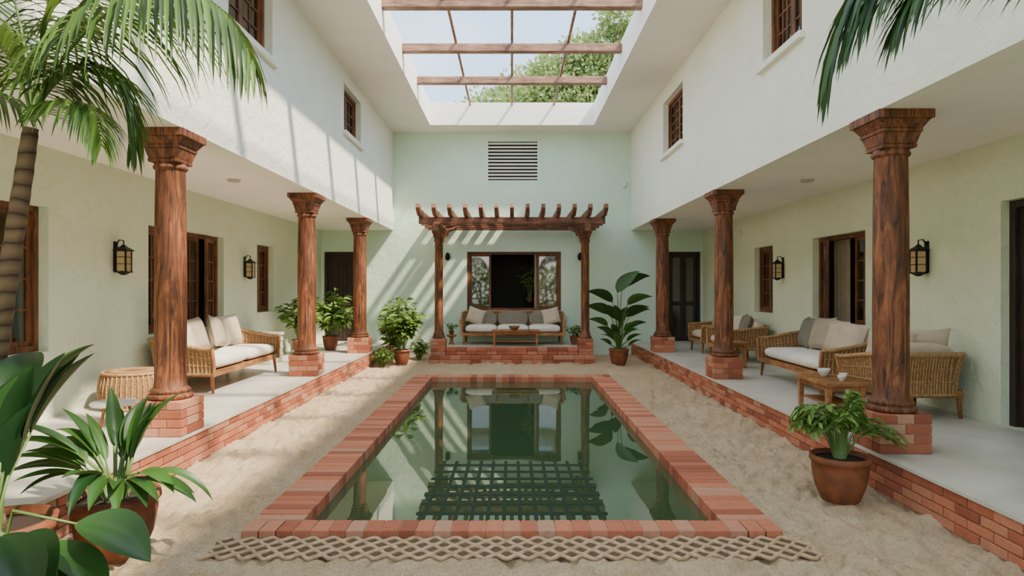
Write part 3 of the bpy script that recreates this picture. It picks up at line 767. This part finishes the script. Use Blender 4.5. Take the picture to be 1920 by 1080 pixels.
F(c0,P(20,170,3.2),P(-60,120,3.3),P(-110,260,3.3),ll=.32,n=30,droop=1.3,lw=.024)
F(c0,P(80,40,3.2),P(110,-160,3.3),P(180,-230,3.5),ll=.4,n=36,droop=1.0,lw=.026)
F(c0,P(50,60,3.2),P(20,-120,3.3),P(-90,-160,3.5),ll=.4,n=36,droop=1.0,lw=.026)
F(c0,P(75,120,3.3),P(90,0,3.5),P(150,40,3.8),ll=.34,n=34,droop=1.4,lw=.024)
palm('potted_palm_tree',(bx,by,0),path,[.058,.055,.05,.046,.042,.039,.033],fr,M['palm'],.24)
bx,by=2.5,2.35
fr=[]
crown=Vector((-.05,0,2.75)); c0=crown
F(c0,P(1900,-260,2.4),P(1640,-230,2.5),P(1560,120,2.55),ll=.5,n=50,droop=1.6,fwd=.8,lw=.03,r=.009)
F(c0,P(1940,-200,2.4),P(1720,-190,2.4),P(1600,60,2.45),ll=.38,n=42,droop=1.4,fwd=.8,lw=.028,r=.009)
F(c0,P(1960,-180,2.3),P(1800,-160,2.3),P(1700,20,2.35),ll=.4,n=40,droop=1.3,fwd=.8,lw=.028)
F(c0,P(2050,-200,2.5),P(1950,-240,2.8),P(1800,-60,2.9),ll=.34,n=34,droop=1.0)
F(c0,Vector((.1,.3,3.2)),Vector((.2,.6,3.2)),Vector((.25,.8,2.95)),ll=.2,n=30,droop=1.0)
F(c0,Vector((.0,-.3,3.2)),Vector((-.1,-.8,3.4)),Vector((-.1,-1.2,3.0)),ll=.34,n=34,droop=1.0)
F(c0,Vector((-.1,-.2,3.1)),Vector((-.3,-.5,3.2)),Vector((-.6,-.8,2.9)),ll=.28,n=30,droop=1.0)
palm('potted_palm_tree',(bx,by,0),[Vector((0,0,.3)),Vector((.02,0,1)),Vector((0,0,1.8)),Vector((-.03,0,2.4)),c0],[.07,.06,.055,.045,.03],fr,M['palmd'],.26)

# ------------------------------------------------------------------ outside
mb=MB(); mb.box(-40,40,16.9,80,-.3,-.15,M['grass']); mb.box(-40,40,-40,-1.05,-.3,-.1,M['grass']); mb.obj('ground_lawn')
def tree(name,loc,h,blobs,n,ls):
    mb=MB(); mb.tube([(0,0,-.2),(.1,0,h*.3),(-.1,.1,h*.6),(.1,0,h*.85)],[.4,.32,.22,.1],M['bark'],10)
    for (c,r) in blobs:
        c=Vector(c)
        mb.tube([(0,0,h*.5),tuple((c+Vector((0,0,h*.5)))/2),tuple(c)],[.14,.08,.04],M['bark'],6)
        for i in range(int(n*r*r)):
            d=Vector((random.gauss(0,1),random.gauss(0,1),random.gauss(0,1))).normalized()
            rr=r*U(.45,1)*(1+.35*noise.noise(d*2.5+c)); p=c+Vector((d.x*rr,d.y*rr,d.z*rr*.85))
            dd=(d+Vector((U(-.8,.8),U(-.8,.8),U(-.8,.8)))).normalized()
            sd=dd.cross(Vector((U(-1,1),U(-1,1),U(-1,1)))).normalized(); L=ls*U(.7,1.3)
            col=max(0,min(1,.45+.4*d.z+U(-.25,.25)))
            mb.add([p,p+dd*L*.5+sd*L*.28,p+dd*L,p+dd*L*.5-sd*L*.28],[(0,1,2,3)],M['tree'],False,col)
    return mb.obj(name,loc)
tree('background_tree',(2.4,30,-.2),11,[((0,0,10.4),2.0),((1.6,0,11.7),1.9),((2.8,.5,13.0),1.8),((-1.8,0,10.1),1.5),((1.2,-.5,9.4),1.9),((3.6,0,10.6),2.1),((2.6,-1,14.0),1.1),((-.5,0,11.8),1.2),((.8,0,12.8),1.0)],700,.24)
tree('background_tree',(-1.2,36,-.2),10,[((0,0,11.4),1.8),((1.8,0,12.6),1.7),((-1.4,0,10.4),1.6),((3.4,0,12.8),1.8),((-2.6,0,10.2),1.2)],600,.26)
mb=MB()  # unseen hedge added behind the camera, blocks bright sky in window reflections
for i in range(9):
    x=-8+i*2; mb.tube([(x,-8,-.1),(x+.1,-8,1),(x,-8,2.2)],[.08,.06,.03],M['bark'],6)
for i in range(9000):
    x=U(-9,9); y=-8+U(-.6,.6); z=U(0,2.9)+.25*noise.noise((x*.8,y,0)); d=Vector((U(-1,1),U(-.2,1),U(-.3,1))).normalized(); sd=d.cross(Vector((U(-1,1),U(-1,1),U(-1,1)))).normalized(); L=U(.16,.3); p=Vector((x,y,z))
    mb.add([p,p+d*L*.5+sd*L*.3,p+d*L,p+d*L*.5-sd*L*.3],[(0,1,2,3)],M['bush'])
mb.obj('added_reflection_hedge')

# ------------------------------------------------------------------ light
W=bpy.data.worlds.new('world'); SC.world=W; W.use_nodes=True; nt=W.node_tree
bg=nt.nodes['Background']; tc=nt.nodes.new('ShaderNodeTexCoord'); sp=nt.nodes.new('ShaderNodeSeparateXYZ')
nt.links.new(tc.outputs['Generated'],sp.inputs[0])
c=ramp(nt,sp.outputs['Z'],[(0,(1.0,.94,.84,1)),(.12,(.88,.88,.86,1)),(.24,(.42,.60,.78,1)),(.5,(.38,.57,.80,1)),(1,(.72,.80,.88,1))])
mp=nt.nodes.new('ShaderNodeMapping'); mp.inputs['Scale'].default_value=(1,1,2.5); nt.links.new(tc.outputs['Generated'],mp.inputs['Vector'])
cl=ramp(nt,noise_n(nt,mp.outputs['Vector'],3.2,6,.55),[(.5,(0,0,0,1)),(.75,(.5,.5,.5,1))])
c=mixc(nt,cl,c,(.8,.84,.88,1)); nt.links.new(c,bg.inputs['Color']); bg.inputs['Strength'].default_value=3.5
ld=bpy.data.lights.new('sun','SUN'); ld.energy=12; ld.angle=.045; ld.color=(1,.87,.68)
lo=bpy.data.objects.new('sun',ld); SC.collection.objects.link(lo)
lo.rotation_euler=Vector((-1,.5,-1.45)).to_track_quat('-Z','Y').to_euler(); lo.location=(8,-3,14)
cam=bpy.data.cameras.new('camera'); co=bpy.data.objects.new('camera',cam); SC.collection.objects.link(co)
cam.lens=22.5; cam.sensor_width=36; co.location=(0,0,1.6); co.rotation_euler=(PIH,0,0); SC.camera=co
